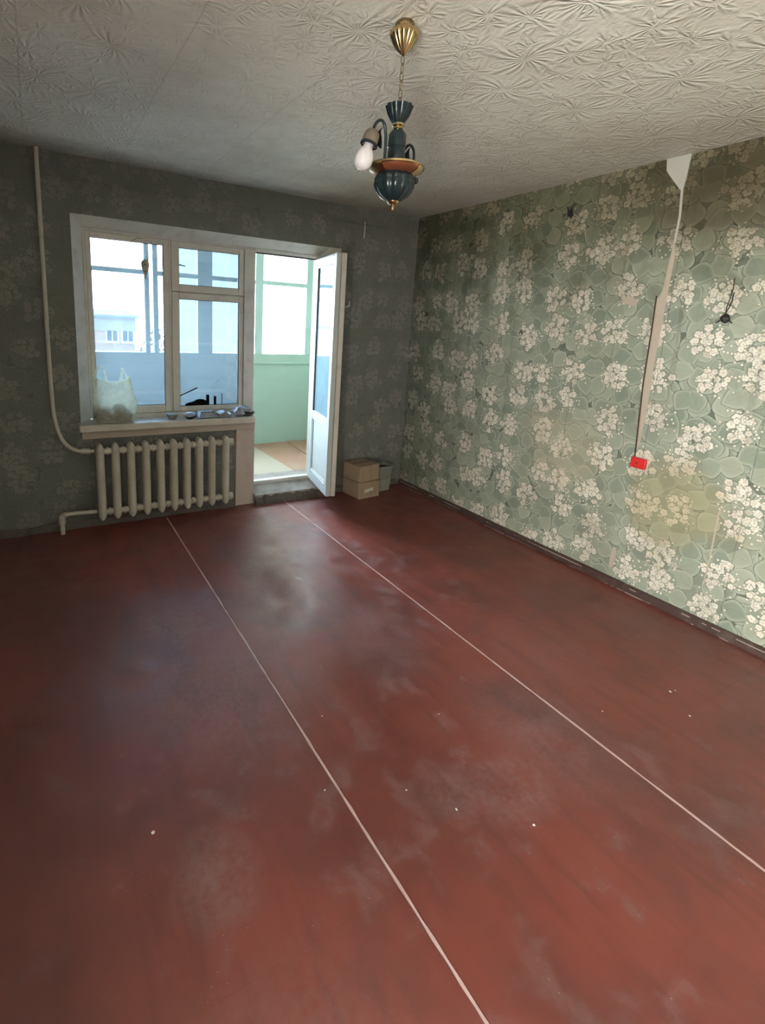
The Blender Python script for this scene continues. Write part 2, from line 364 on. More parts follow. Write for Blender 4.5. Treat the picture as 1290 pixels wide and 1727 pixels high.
def tb(pts, r, seg=8, close=False, flat=1.0): return tube(bmesh.new(), pts, r, seg, close, flat)
def lathe(prof, seg=32, flute=0, amp=0.0, cap=True):
    bm = bmesh.new(); rings = []
    for r, z in prof:
        ring = []
        for k in range(seg):
            th = 2*PI*k/seg; q = r*(1+(amp*(abs(math.cos(flute*th/2))-.6) if flute else 0))
            ring.append(bm.verts.new((q*math.cos(th), q*math.sin(th), z)))
        rings.append(ring)
    for A, B in zip(rings, rings[1:]):
        for k in range(seg): bm.faces.new((A[k], A[(k+1) % seg], B[(k+1) % seg], B[k]))
    if cap: bm.faces.new(rings[0][::-1]); bm.faces.new(rings[-1])
    return bm
def loft(rings, cap=True):
    bm = bmesh.new(); R = [[bm.verts.new(p) for p in r] for r in rings]; n = len(R[0])
    for A, B in zip(R, R[1:]):
        for k in range(n): bm.faces.new((A[k], A[(k+1) % n], B[(k+1) % n], B[k]))
    if cap: bm.faces.new(R[0][::-1]); bm.faces.new(R[-1])
    return bm
def prism(poly, axis, a, b):
    """extrude a 2D polygon along axis ('x','y','z') from a to b"""
    bm = bmesh.new()
    def pt(p, d): return {'x': (d, p[0], p[1]), 'y': (p[0], d, p[1]), 'z': (p[0], p[1], d)}[axis]
    A = [bm.verts.new(pt(p, a)) for p in poly]; B = [bm.verts.new(pt(p, b)) for p in poly]; n = len(poly)
    bm.faces.new(A[::-1]); bm.faces.new(B)
    for k in range(n): bm.faces.new((A[k], A[(k+1) % n], B[(k+1) % n], B[k]))
    return bm
def obj(name, bm, mat, parent=None, smooth=False, loc=None):
    bmesh.ops.recalc_face_normals(bm, faces=bm.faces[:])
    me = bpy.data.meshes.new(name); bm.to_mesh(me); bm.free(); me.materials.append(M[mat] if isinstance(mat, str) else mat)
    if smooth:
        for f in me.polygons: f.use_smooth = True
        try: me.set_sharp_from_angle(angle=math.radians(50))
        except Exception: pass
    o = bpy.data.objects.new(name, me); COL.objects.link(o)
    if parent is not None: o.parent = parent
    if loc is not None: o.location = loc
    return o
def thing(name, label, cat, loc=(0, 0, 0), group=None, rotz=0.0):
    o = bpy.data.objects.new(name, None); COL.objects.link(o); o.empty_display_size = .05
    o.location = loc; o.rotation_euler = (0, 0, rotz); o['label'] = label; o['category'] = cat
    if group: o['group'] = group
    return o
def tag(o, label, cat, group=None):
    o['label'] = label; o['category'] = cat
    if group: o['group'] = group
    return o
def struct(name, bm, mat, label, cat='room', smooth=False):
    o = obj(name, bm, mat, None, smooth); o['kind'] = 'structure'; o['label'] = label; o['category'] = cat; return o
def sgroup(name, label, cat):
    o = thing(name, label, cat); o['kind'] = 'structure'; return o
def rectframe(x0, x1, z0, z1, gx0, gx1, gz0, gz1, y0, y1, bev=.004):
    return boxes([(x0, gx0, y0, y1, z0, z1), (gx1, x1, y0, y1, z0, z1), (gx0, gx1, y0, y1, z0, gz0), (gx0, gx1, y0, y1, gz1, z1)], bev)
def linked(src, name, parent, loc, rot=None):
    c = src.copy(); c.name = name; COL.objects.link(c); c.parent = parent; c.location = loc
    if rot is not None: c.rotation_euler = rot
    return c
def rough_up(bm, amt, seed=0):
    r = random.Random(seed)
    for v in bm.verts: v.co += Vector((r.uniform(-1, 1), r.uniform(-1, 1), r.uniform(-1, 1)))*amt

XL, YF, H = -3.75, -5.3, 2.5      # left wall, front wall behind the camera, ceiling height

# ---------------------------------------------------------------- room shell
fl = struct('floor', box(XL-.2, .2, YF-.2, .35, -.12, -.012), 'dark_dirt', 'hardboard floor painted glossy red brown with worn grey patches', 'floor')
for a, b, c, d in ((XL, -2.290, YF, -3.013), (XL, -2.290, -3.0127, 0), (-2.279, -1.2935, YF, 0), (-1.2825, 0, YF, -3.033), (-1.2825, 0, -3.0327, 0)):
    obj('floor_panel', box(a, b, c, d, -.0115, 0.0), 'floor', fl)
def seam_strip(x):
    bm = bmesh.new(); r = random.Random(int(x*-100)); y = YF; L, Rr = [], []
    while y < -.03:
        wv = .0042+r.uniform(-.0016, .0010); dx = r.uniform(-.0007, .0007)
        L.append(bm.verts.new((x-wv+dx, y, .0009))); Rr.append(bm.verts.new((x+wv+dx, y, .0009))); y += .05
    for i in range(len(L)-1): bm.faces.new((L[i], Rr[i], Rr[i+1], L[i+1]))
    ret = bmesh.ops.extrude_face_region(bm, geom=bm.faces[:])
    bmesh.ops.translate(bm, vec=(0, 0, -.010), verts=[g for g in ret['geom'] if isinstance(g, bmesh.types.BMVert)])
    s = obj('seam_strip', bm, 'seam', fl); s['label'] = 'pale pinkish filler strip in the joint between floor sheets'
seam_strip(-2.2845); seam_strip(-1.288)
struct('ceiling', box(XL-.2, .2, YF-.2, .35, H, H+.15), 'ceiling', 'off white ceiling paper embossed with feathery bursts, sooty at edges', 'ceiling')
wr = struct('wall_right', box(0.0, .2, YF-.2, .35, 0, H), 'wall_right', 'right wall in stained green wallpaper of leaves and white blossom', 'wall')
WX0, WX1, WZ0, WZ1 = -2.845, -.80, .70, 2.15      # hole for window and balcony door
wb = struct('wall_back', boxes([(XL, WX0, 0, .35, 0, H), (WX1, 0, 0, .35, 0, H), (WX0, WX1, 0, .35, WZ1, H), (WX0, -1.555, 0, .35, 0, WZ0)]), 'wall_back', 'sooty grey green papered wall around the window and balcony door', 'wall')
struct('wall_left', boxes([(XL-.2, XL, -3.88, .35, 0, H), (XL-.2, XL, YF-.2, -3.88, 2.46, H)]), 'wall_back', 'sooty papered left wall outside the picture', 'wall')  # doorway added in the unseen wall; its jamb trims the fill light
struct('added_hall_wall', boxes([(-4.95, -4.85, YF-.2, -3.50, 0, H), (-4.85, XL-.2, -3.60, -3.50, 0, H), (-4.85, XL-.2, YF-.2, YF, 0, H)]), 'reveal', 'plain walls of the added hall around the fill light', 'wall')  # unseen hall added to enclose the fill light
struct('added_hall_floor', box(-4.95, XL-.2, YF-.2, -3.5, -.12, 0), 'lino', 'floor of the added hall beyond the doorway', 'floor')
struct('added_hall_ceiling', box(-4.95, XL-.2, YF-.2, -3.5, H, H+.15), 'reveal', 'ceiling of the added hall beyond the doorway', 'ceiling')
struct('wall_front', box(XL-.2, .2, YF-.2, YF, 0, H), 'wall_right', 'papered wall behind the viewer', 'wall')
# splayed reveals
FY = .10
obj('reveal', prism([(WX0, -.002), (-2.773, FY), (-2.773, .35), (WX0, .35)], 'z', .74, WZ1), 'reveal', wb)
obj('reveal', prism([(-.002, WZ1), (FY, 2.088), (.35, 2.088), (.35, WZ1)], 'x', WX0, WX1), 'reveal', wb)
obj('reveal', prism([(WX1, -.002), (-.905, -.002), (-.955, FY), (-.955, .145), (-.84, .35), (WX1, .35)], 'z', .0, WZ1), 'reveal', wb)
obj('pier_face', box(-1.715, -1.556, -.014, .001, .0, .70, bev=.004), 'pier', wb)
# dark sooty ledge strip under the ceiling, broken in two lengths
t1 = struct('trim_1', box(-3.05, -1.50, -.012, 0, 2.352, 2.366, bev=.003), 'wall_back', 'papered over rail line on the window wall under the ceiling', 'trim')
t2 = struct('trim_2', box(-1.42, -.35, -.010, 0, 2.365, 2.376, bev=.003), 'wall_back', 'short papered over rail line right of the balcony door head', 'trim')
# baseboards
bb = struct('baseboard_right', prism([(-.030, 0), (-.028, .022), (-.014, .040), (0, .046), (0, 0)], 'y', -5.3, -.02), 'baseboard', 'chipped dark brown baseboard along the papered right wall', 'baseboard')
r = random.Random(3)
chips = bmesh.new()
for k in range(46):
    y = -r.uniform(.1, 3.4); ln = r.choice((.012, .02, .04, .11, .2)); hh = r.uniform(.0015, .0045)
    if r.random() < .55: bx(chips, -.0305, -.0285, y, y+ln, .001, .001+hh)
    else: bx(chips, -.0205-hh, -.0200, y, y+ln, .0295, .0305+hh)
c = obj('paint_chips', chips, 'chip', bb); c['kind'] = 'stuff'; c['label'] = 'pale bare spots where the brown paint chipped off'
def ragged(x0, x1, seed, mat='dark_dirt'):
    rr = random.Random(seed); rings = []; n = 24
    for i in range(n+1):
        x = x0+(x1-x0)*i/n; h = .055+rr.uniform(-.012, .012); d = -.022+rr.uniform(-.008, .006)
        rings.append([(x, 0.001, 0), (x, d, 0), (x, d*.9, h*.6), (x, -.004, h)])
    return loft(rings)
struct('baseboard_back', ragged(XL, -1.72, 4), 'dark_dirt', 'dirty ragged skirting strip on the left of the window wall', 'baseboard')
struct('baseboard_corner', ragged(-.90, -.03, 5), 'dark_dirt', 'dirty skirting strip between the balcony door and the corner', 'baseboard')

# ---------------------------------------------------------------- window
win = sgroup('window_1', 'old white painted wooden window with one tall and one divided sash', 'window')
Y0, Y1 = FY, .20
obj('frame', boxes([(-2.773, -2.757, Y0, Y1, .78, 2.088), (-2.757, -1.53, Y0, Y1, 2.072, 2.088), (-2.2005, -2.186, Y0+.012, Y1, .80, 2.072), (-2.757, -1.62, Y0-.004, Y1, .765, .800)], .003), 'white', win)
obj('transom', box(-2.186, -1.62, .152, Y1, 1.672, 1.752), 'white', win)
obj('post', box(-1.620, -1.530, Y0-.008, Y1, .165, 2.072, bev=.005), 'white', win)
SY0, SY1 = .106, .15
def sash(x0, x1, z0, z1, gx0, gx1, gz0, gz1, name='sash'):
    s = obj(name, rectframe(x0, x1, z0, z1, gx0, gx1, gz0, gz1, SY0, SY1), 'white', win)
    obj('pane', box(gx0, gx1, .128, .132, gz0, gz1), 'glass', s)
    q = .0035
    obj('putty_line', boxes([(gx0, gx0+q, .118, .128, gz0, gz1), (gx1-q, gx1, .118, .128, gz0, gz1), (gx0, gx1, .118, .128, gz0, gz0+q), (gx0, gx1, .118, .128, gz1-q, gz1)]), 'putty_shadow', s)
    return s
s1 = sash(-2.755, -2.2015, .802, 2.070, -2.724, -2.240, .858, 2.031)
s2 = sash(-2.185, -1.6215, .802, 1.708, -2.130, -1.657, .842, 1.660)
s3 = sash(-2.185, -1.6215, 1.712, 2.070, -2.128, -1.659, 1.764, 2.027, 'vent_sash')
obj('hinge', tb([(-2.766, .098, .86), (-2.766, .098, .96)], .006), 'white', win); obj('hinge', tb([(-2.766, .098, 1.80), (-2.766, .098, 1.90)], .006), 'white', win)
o = obj('latch', tb([(-2.132, .10, 1.905), (-2.085, .092, 1.897)], [.005, .003]), 'black', s3); o['label'] = 'small dark pointed latch'
o = obj('stay_rod', tb([(-2.136, .10, .925), (-2.005, .085, .988)], [.0045, .006]), 'black', s2); o['label'] = 'dark slanting stay rod'
o = obj('pane_strip', tb([(-1.865, .134, 1.0), (-1.775, .134, 1.085)], [.002, .005], 6, False, .3), 'tape', s2); o['label'] = 'thin white slanting strip on the pane'  # thin pale slanting mark on the lower right pane
# sill board
sill = struct('window_sill', box(-2.862, -1.585, -.115, .101, .722, .770, bev=.008, seg=3), 'sill', 'worn off white sill board under the window above the radiator', 'sill')
obj('under_board', box(-2.845, -1.558, -.03, .0, .655, .722, bev=.004), 'pier', sill)

# ---------------------------------------------------------------- balcony door
dr = sgroup('door_1', 'white balcony door standing open into the room', 'door')
obj('frame', boxes([(-1.53, -.985, Y0, Y1, 2.060, 2.088), (-.985, -.955, Y0, .145, .16, 2.088)], .003), 'white', dr)
obj('bottom_rail', box(-1.556, -.955, .085, .145, .130, .160, bev=.004), 'white', dr)
obj('head_line', box(-1.53, -.985, .112, .14, 2.050, 2.060), 'black', dr)
leaf = bpy.data.objects.new('leaf', None); COL.objects.link(leaf); leaf.parent = dr
leaf.location = (-.985, .10, 0); ang = math.atan2(-.544, -.115); leaf.rotation_euler = (0, 0, ang)
LW = .556
# local: x from hinge to free edge, y: 0 = outward face (seen), +y = room face
def leaf_layer(name, y0, y1, mat, parent):
    return obj(name, boxes([(0, .070, y0, y1, .14, 2.052), (LW-.058, LW, y0, y1, .14, 2.052), (.070, LW-.058, y0, y1, .14, .235), (.070, LW-.058, y0, y1, 1.975, 2.052), (.070, LW-.058, y0, y1, .715, .775)], .004), mat, parent)
leaf_layer('outer_sash', 0, .039, 'bright_white', leaf)
leaf_layer('inner_sash', .043, .083, 'white', leaf)
obj('pane', box(.070, LW-.058, .014, .018, .775, 1.975), 'door_glass', leaf)
obj('pane', box(.070, LW-.058, .060, .064, .775, 1.975), 'door_glass', leaf)
obj('lower_panel', box(.070, LW-.058, .012, .070, .235, .715), 'bright_white', leaf)
obj('panel_moulding', rectframe(.072, LW-.060, .237, .713, .086, LW-.074, .251, .699, .004, .012, .002), 'bright_white', leaf)
o = obj('glazing_line', boxes([(.070, .076, .006, .014, .775, 1.975)]), 'putty_shadow', leaf)
h = obj('handle', tb([(LW-.03, .083, 1.66), (LW-.03, .105, 1.662), (LW-.028, .125, 1.668), (LW-.022, .128, 1.690), (LW-.022, .122, 1.705)], [.006, .006, .006, .006, .005]), 'steel', leaf, True); h['label'] = 'small curved metal door handle'
obj('handle_plate', box(LW-.042, LW-.018, .083, .086, 1.62, 1.70, bev=.001), 'steel', leaf)
# threshold
th_ = sgroup('trim_3', 'crumbling grey cement threshold step under the balcony door', 'threshold')
obj('step_block', prism([(.35, 0), (.35, .133), (.09, .133), (.045, .118), (-.047, .078), (-.047, 0)], 'x', -1.556, -.80), 'concrete', th_)
rr = random.Random(9); rings = []
for i in range(25):
    x = -1.556+.72*i/24; hh = .062+rr.uniform(-.016, .014); dd = -.075+rr.uniform(-.012, .010)
    rings.append([(x, -.044, 0), (x, dd, 0), (x, dd*.95, hh*.55), (x, -.052, hh), (x, -.044, hh+.01)])
obj('broken_edge', loft(rings), 'dark_dirt', th_)

# ---------------------------------------------------------------- loggia
LX0, LX1, LY, LZ = -3.42, .12, 1.60, .095
lf = struct('balcony_floor', box(LX0-.15, LX1+.15, .35, LY+.14, -.1, LZ), 'loggia_floor', 'orange red painted floor of the glazed balcony', 'floor')
def jag(pts): return pts
lin = obj('linoleum_sheet', prism([(-3.4, .36), (-.955, .36), (-.968, 1.0), (-.975, 1.47), (-2.2, 1.5), (-3.4, 1.50)], 'z', LZ, LZ+.004), 'lino'); tag(lin, 'beige linoleum sheet laid on the orange balcony floor', 'linoleum')
o = obj('floor_board', prism([(-.50, 1.585), (-.36, 1.585), (-.44, .70), (-.58, .70)], 'z', LZ, LZ+.012), 'loggia_floor'); tag(o, 'narrow pale plank lying on the orange balcony floor', 'plank')
struct('parapet', boxes([(LX0-.15, LX1+.15, LY, LY+.14, -1.2, 1.04)]), 'mint', 'mint green balcony parapet below the glazing', 'parapet')
struct('balcony_ceiling', box(LX0-.15, LX1+.15, .35, LY+.14, 2.50, 2.66), 'loggia_wall', 'slab above the balcony', 'ceiling')
struct('balcony_wall_left', box(LX0-.15, LX0, .35, LY+.14, LZ, 2.50), 'loggia_wall', 'left end wall of the balcony', 'wall')
struct('balcony_wall_right', box(LX1, LX1+.15, .35, LY+.14, LZ, 2.50), 'mint', 'mint green right end wall of the balcony', 'wall')
w2 = sgroup('window_2', 'pale green painted balcony glazing with slim bars above the parapet', 'window')
obj('ledge', box(LX0, LX1, LY-.03, LY+.14, 1.04, 1.155, bev=.006), 'mint', w2)
obj('head', box(LX0, LX1, LY+.0, LY+.06, 2.255, 2.50), 'frame_blue', w2)
posts = [(LX0, LX0+.06), (-2.112, -2.066), (-2.030, -1.982), (-1.578, -1.424), (-.935, -.843), (-.300, -.165), (LX1-.06, LX1)]
for a, b in posts:
    obj('post', box(a, b, LY, LY+.055, 1.155, 2.255, bev=.003), 'frame_blue', w2)
for i in range(len(posts)-1):
    a, b = posts[i][1], posts[i+1][0]
    if b-a < .1: continue
    obj('cross_bar', box(a, b, LY+.006, LY+.048, 1.922, 1.966, bev=.003), 'frame_blue', w2)
    obj('pane', box(a, b, LY+.025, LY+.029, 1.155, 1.922), 'loggia_glass', w2); obj('pane', box(a, b, LY+.025, LY+.029, 1.966, 2.255), 'loggia_glass', w2)
# dark bits on the outer ledge behind the lower right pane
ZB = .790
struct('outer_ledge', box(-2.75, -1.62, .205, .40, .70, ZB), 'loggia_wall', 'outer window ledge behind the glass', 'ledge')

# ---------------------------------------------------------------- outside
gr = struct('ground', box(-90, 140, 4, 190, -12.2, -12), 'ground', 'dusty ground far below the balcony', 'ground')
apt = thing('apartment_building', 'low peach apartment block seen through the tall window pane', 'building', (-18, 45, -12))
obj('wall', box(-6, 22.6, 0, 10, 0, 12.05), 'peach', apt)
obj('attic', box(-6.1, 22.7, -.1, 10, 12.0, 13.15), 'peach_top', apt)
obj('roof', prism([(-.4, 13.15), (10.2, 13.15), (10.2, 13.3), (5, 13.9), (-.4, 13.36)], 'x', -6.3, 22.9), 'roof', apt)
obj('chimney', box(18.2, 18.8, 2, 2.6, 13.3, 14.2), 'peach_top', apt); obj('chimney', box(9.2, 9.7, 2, 2.6, 13.3, 14.1), 'peach_top', apt)
wf = obj('window', rectframe(-.55, .55, 0, 1.25, -.42, .42, .1, 1.15, -.06, .02, 0), 'ext_white', apt)
bm = bmesh.new(); bx(bm, -.42, .42, -.02, .0, .1, 1.15); pn = obj('pane', bm, 'ext_glass', wf)
ml = obj('mullion', box(-.04, .04, -.05, .02, .1, 1.15), 'ext_white', wf)
sl = obj('sill', box(-.75, .75, -.16, 0, -.08, 0), 'ext_white', wf)
wf.location = (20.7, 0, 11.1-.05)
first = True
for row in range(3):
    for cx in (1.2, 4.6, 8.0, 11.4, 14.6, 17.6, 20.7, 22.0):
        z = 11.0-row*3.0
        if cx == 20.7 and row == 0: wf.location = (cx, 0, z); continue
        c2 = linked(wf, 'window', apt, (cx, 0, z))
        for ch in (pn, ml, sl): linked(ch, ch.name.split('.')[0], c2, (0, 0, 0))
wing = thing('apartment_wing', 'cream apartment wing close outside the open balcony door', 'building', (0, 8, 0))
obj('wall', box(.95, 5.5, 0, 6, -12, 9), 'cream_wall', wing)
f1 = obj('window', rectframe(2.45, 3.7, .72, 1.90, 2.53, 3.62, .80, 1.82, -.05, .02, 0), 'ext_white', wing)
obj('pane', box(2.53, 3.62, -.02, 0.01, .80, 1.82), 'ext_glass', f1); obj('mullion', box(2.84, 2.90, -.04, .01, .80, 1.82), 'ext_white', f1)
f2 = obj('bay', boxes([(2.36, 4.4, -.62, 0, 2.62, 2.74), (2.36, 4.4, -.6, 0, 2.74, 3.05)]), 'ext_white', wing)
obj('bay_glazing', box(2.40, 4.36, -.56, 0, 3.05, 4.3), 'ext_glass', wing)
for x in (2.38, 2.85, 3.3): obj('bay_post', box(x, x+.07, -.6, -.54, 3.05, 4.3), 'ext_white', wing)
obj('wall_cable', tb([(2.42, -.02, 1.75), (2.37, -.02, 1.6), (2.30, -.02, 1.3), (2.24, -.02, 1.1), (2.25, -.02, .9), (2.32, -.02, .7)], .008, 5), 'cable', wing)
obj('wire', tb([(1.6, -.6, 2.02), (2.4, -.5, 2.06), (3.4, -.2, 2.14)], .006, 5), 'cable', wing)
def tree(x, y, h, cr_, label, seed):
    t = thing('tree', label, 'tree', (x, y, -12), 'trees beyond the balcony')
    rg = random.Random(seed)
    obj('trunk', tb([(0, 0, 0), (.1, .05, h*.5), (0, 0, h*.85)], [.28, .2, .08], 8), 'bark', t)
    bm = bmesh.new()
    for k in range(420):
        zz = rg.uniform(.22, 1.0); rad = cr_*math.sin(PI*min(1, (zz-.12)/.92))**.6*math.sqrt(rg.random()); a = rg.uniform(0, 2*PI)
        c = Vector((rad*math.cos(a), rad*math.sin(a), zz*h)); s = rg.uniform(.35, .8)*cr_*.16
        n = Vector((rg.uniform(-1, 1), rg.uniform(-1, 1), rg.uniform(-.3, 1))).normalized(); a1 = n.orthogonal().normalized(); a2 = n.cross(a1)
        vs = [bm.verts.new(c+a1*s*math.cos(q)+a2*s*.7*math.sin(q)+n*rg.uniform(-.3, .3)*s) for q in (0, 1.05, 2.1, 3.14, 4.2, 5.2)]
        bm.faces.new(vs)
    cw = obj('crown', bm, 'leaf', t); cw['kind'] = 'stuff'
tree(12.6, 43, 14.5, 2.2, 'tallest pointed tree right of the wide balcony post', 1)
tree(16.4, 46, 12.9, 1.6, 'low round tree beside the cream wing edge', 2)
tree(9.0, 47, 13.2, 1.7, 'thin tree left of the wide balcony post', 3)
tree(7.2, 50, 12.2, 2.0, 'low tree just right of the two slim balcony posts', 4)
for k, (za, zb, sag) in enumerate(((3.2, 2.9, .35), (2.7, 2.55, .30), (2.35, 2.2, .3))):
    pts = [(-20+40*i/20, 30, za+(zb-za)*i/20-sag*math.sin(PI*i/20)) for i in range(21)]
    o = obj('overhead_wire', tb(pts, .012, 5), 'roof'); tag(o, ('topmost', 'middle', 'lowest')[k]+' of the three wires strung across the sky', 'wire', 'overhead wires')

# ---------------------------------------------------------------- radiator and pipes
RY = -.165
rad = thing('radiator', 'cream cast iron radiator with ten sections under the window sill', 'radiator', (-2.30, 0, 0))
def section():
    bm = bmesh.new(); prof = []
    n = 14; z0, z1 = .085, .640
    rings = []
    def ring(z, wx, wy):
        return [(wx*math.copysign(abs(math.cos(a))**.8, math.cos(a)), wy*math.copysign(abs(math.sin(a))**.8, math.sin(a)), z) for a in [2*PI*k/16 for k in range(16)]]
    for z, s in ((z0, .15), (z0+.008, .55), (z0+.022, .85), (z0+.045, 1), (z0+.09, 1), (z1-.09, 1), (z1-.045, 1), (z1-.022, .85), (z1-.008, .55), (z1, .15)):
        rings.append(ring(z, .0285*s, .050*(.5+.5*s)))
    return loft(rings)
xs = [-2.745, -2.645, -2.543, -2.441, -2.339, -2.243, -2.146, -2.052, -1.955, -1.846]
sec0 = obj('section', section(), 'radiator', rad, True); sec0.location = (xs[0]+2.30, RY+.035, 0)
for x in xs[1:]: linked(sec0, 'section', rad, (x+2.30, RY+.035, 0))
for z in (.585, .140):
    obj('header_pipe', tb([(xs[0]+2.30, RY+.035, z), (xs[-1]+2.35, RY+.035, z)], .021, 12), 'radiator', rad, True)
for i in range(len(xs)-1):
    xm = (xs[i]+xs[i+1])/2+2.30
    for z in (.585, .140): obj('joint_ring', tb([(xm-.007, RY+.035, z), (xm+.007, RY+.035, z)], .027, 12), 'radiator', rad, True)
for z in (.585, .140): obj('end_plug', tb([(xs[-1]+2.33, RY+.035, z), (xs[-1]+2.362, RY+.035, z)], .03, 8), 'radiator', rad)
for x in (xs[2]+2.30+.05, xs[7]+2.30+.05): obj('bracket', box(x-.008, x+.008, RY+.03, -.003, .115, .128), 'radiator', rad)
pts = [(-3.014, -.032, 2.5), (-3.014, -.032, 2.2), (-3.015, -.034, 1.7), (-3.017, -.036, 1.2), (-3.012, -.04, .90), (-3.000, -.05, .78), (-2.975, -.07, .685), (-2.935, -.09, .628), (-2.885, -.1, .597), (-2.83, -.1, .586), (-2.777, -.1, .585)]
def smooth(pts, n=4):
    P = [Vector(p) for p in pts]; out = []
    for i in range(len(P)-1):
        a, b, c, d = P[max(i-1, 0)], P[i], P[i+1], P[min(i+2, len(P)-1)]
        for k in range(n):
            t = k/n; out.append(.5*((2*b)+(c-a)*t+(2*a-5*b+4*c-d)*t*t+(3*b-a-3*c+d)*t**3))
    out.append(P[-1]); return out
pp = thing('heating_pipe', 'painted heating riser pipe left of the window, curving into the radiator top', 'pipe', (-3.014, -.035, 0))
o = obj('riser', tb([Vector(p)-Vector((-3.014, -.035, 0)) for p in smooth(pts)], .0135, 12), 'radiator', pp, True)
obj('coupling', tb([Vector(p)-Vector((-3.014, -.035, 0)) for p in ((-2.86, -.1, .5905), (-2.805, -.1, .586))], .020, 8), 'radiator', pp)
lp = thing('return_pipe', 'short elbow pipe leaving the radiator bottom and going into the floor', 'pipe', (-3.0, -.09, 0))
obj('pipe', tb([Vector(p)-Vector((-3.0, -.09, 0)) for p in smooth([(-2.777, -.1, .14), (-2.86, -.1, .142), (-2.95, -.095, .145), (-2.985, -.09, .135), (-3.0, -.09, .105), (-3.0, -.09, 0)])], .0150, 12), 'radiator', lp, True)
obj('elbow', tb([(.02, -.006, .055+.09), (.0, 0, .135), (0, 0, .08)], .023, 10), 'radiator', lp, True)

# ---------------------------------------------------------------- chandelier
CX, CY = -1.972, -2.319
ch = thing('chandelier', 'dark green ceramic and brass chandelier with one bare bulb, hung by a chain', 'chandelier', (CX, CY, H))
obj('canopy', lathe([(.020, 0), (.026, -.004), (.030, -.012), (.031, -.020), (.043, -.024), (.047, -.032), (.045, -.042), (.036, -.058), (.026, -.074), (.016, -.084), (.009, -.092), (.004, -.096)], 84, 14, .11), 'brass', ch, True)
obj('canopy_base', lathe([(.028, 0), (.032, -.006), (.030, -.016), (.024, -.020)], 24), 'old_brass', ch, True)
chain = bpy.data.objects.new('chain', None); COL.objects.link(chain); chain.parent = ch
def link_bm():
    pts = []
    for k in range(16):
        a = 2*PI*k/16; pts.append((.0062*math.cos(a), 0, .0155*math.sin(a)*(1+.0*abs(math.sin(a)))))
    return tb(pts, .0014, 6, True)
l0 = obj('link', link_bm(), 'old_brass', chain, True); l0.location = (0, 0, -.108)
for k in range(1, 7): linked(l0, 'link', chain, (0, 0, -.108-k*.0252), (0, 0, (k % 2)*PI/2))
obj('cup', lathe([(.004, -.300), (.018, -.300), (.026, -.290), (.036, -.272), (.042, -.255), (.045, -.246), (.040, -.244), (.033, -.262), (.018, -.288), (.004, -.292)], 80, 10, .12), 'teal', ch, True)
obj('neck', lathe([(.014, -.298), (.020, -.300), (.021, -.306), (.016, -.310), (.018, -.316), (.013, -.320)], 24), 'brass', ch, True)
obj('column', lathe([(.012, -.314), (.020, -.320), (.030, -.334), (.031, -.372), (.0285, -.374), (.0285, -.378), (.0305, -.380), (.0305, -.430), (.026, -.436)], 32), 'teal', ch, True)
obj('column_foot', lathe([(.030, -.426), (.034, -.429), (.034, -.434), (.026, -.438)], 32), 'brass', ch, True)
obj('dish', lathe([(.030, -.434), (.060, -.436), (.088, -.434), (.094, -.437), (.094, -.441), (.086, -.449), (.066, -.458), (.030, -.460)], 48), 'brown', ch, True)
obj('dish_rim', lathe([(.091, -.431), (.0962, -.4335), (.0968, -.4395), (.0935, -.4425), (.0905, -.4375)], 48, cap=False), 'brass', ch, True)
obj('bowl', lathe([(.056, -.456), (.064, -.466), (.067, -.476), (.0655, -.479), (.068, -.484), (.068, -.496), (.061, -.514), (.047, -.530), (.028, -.542), (.012, -.547)], 96, 12, .085), 'teal', ch, True)
obj('bottom_cap', lathe([(.022, -.541), (.020, -.548), (.013, -.554), (.006, -.557)], 24), 'brass', ch, True)
obj('finial', lathe([(.005, -.554), (.0075, -.560), (.0075, -.568), (.004, -.574)], 16), 'old_brass', ch, True)
def camdir(right, away, z=0):
    rh = Vector((.866, -.5, 0)); aw = Vector((.5, .866, 0)); v = rh*right+aw*away; return (v.x, v.y, z)
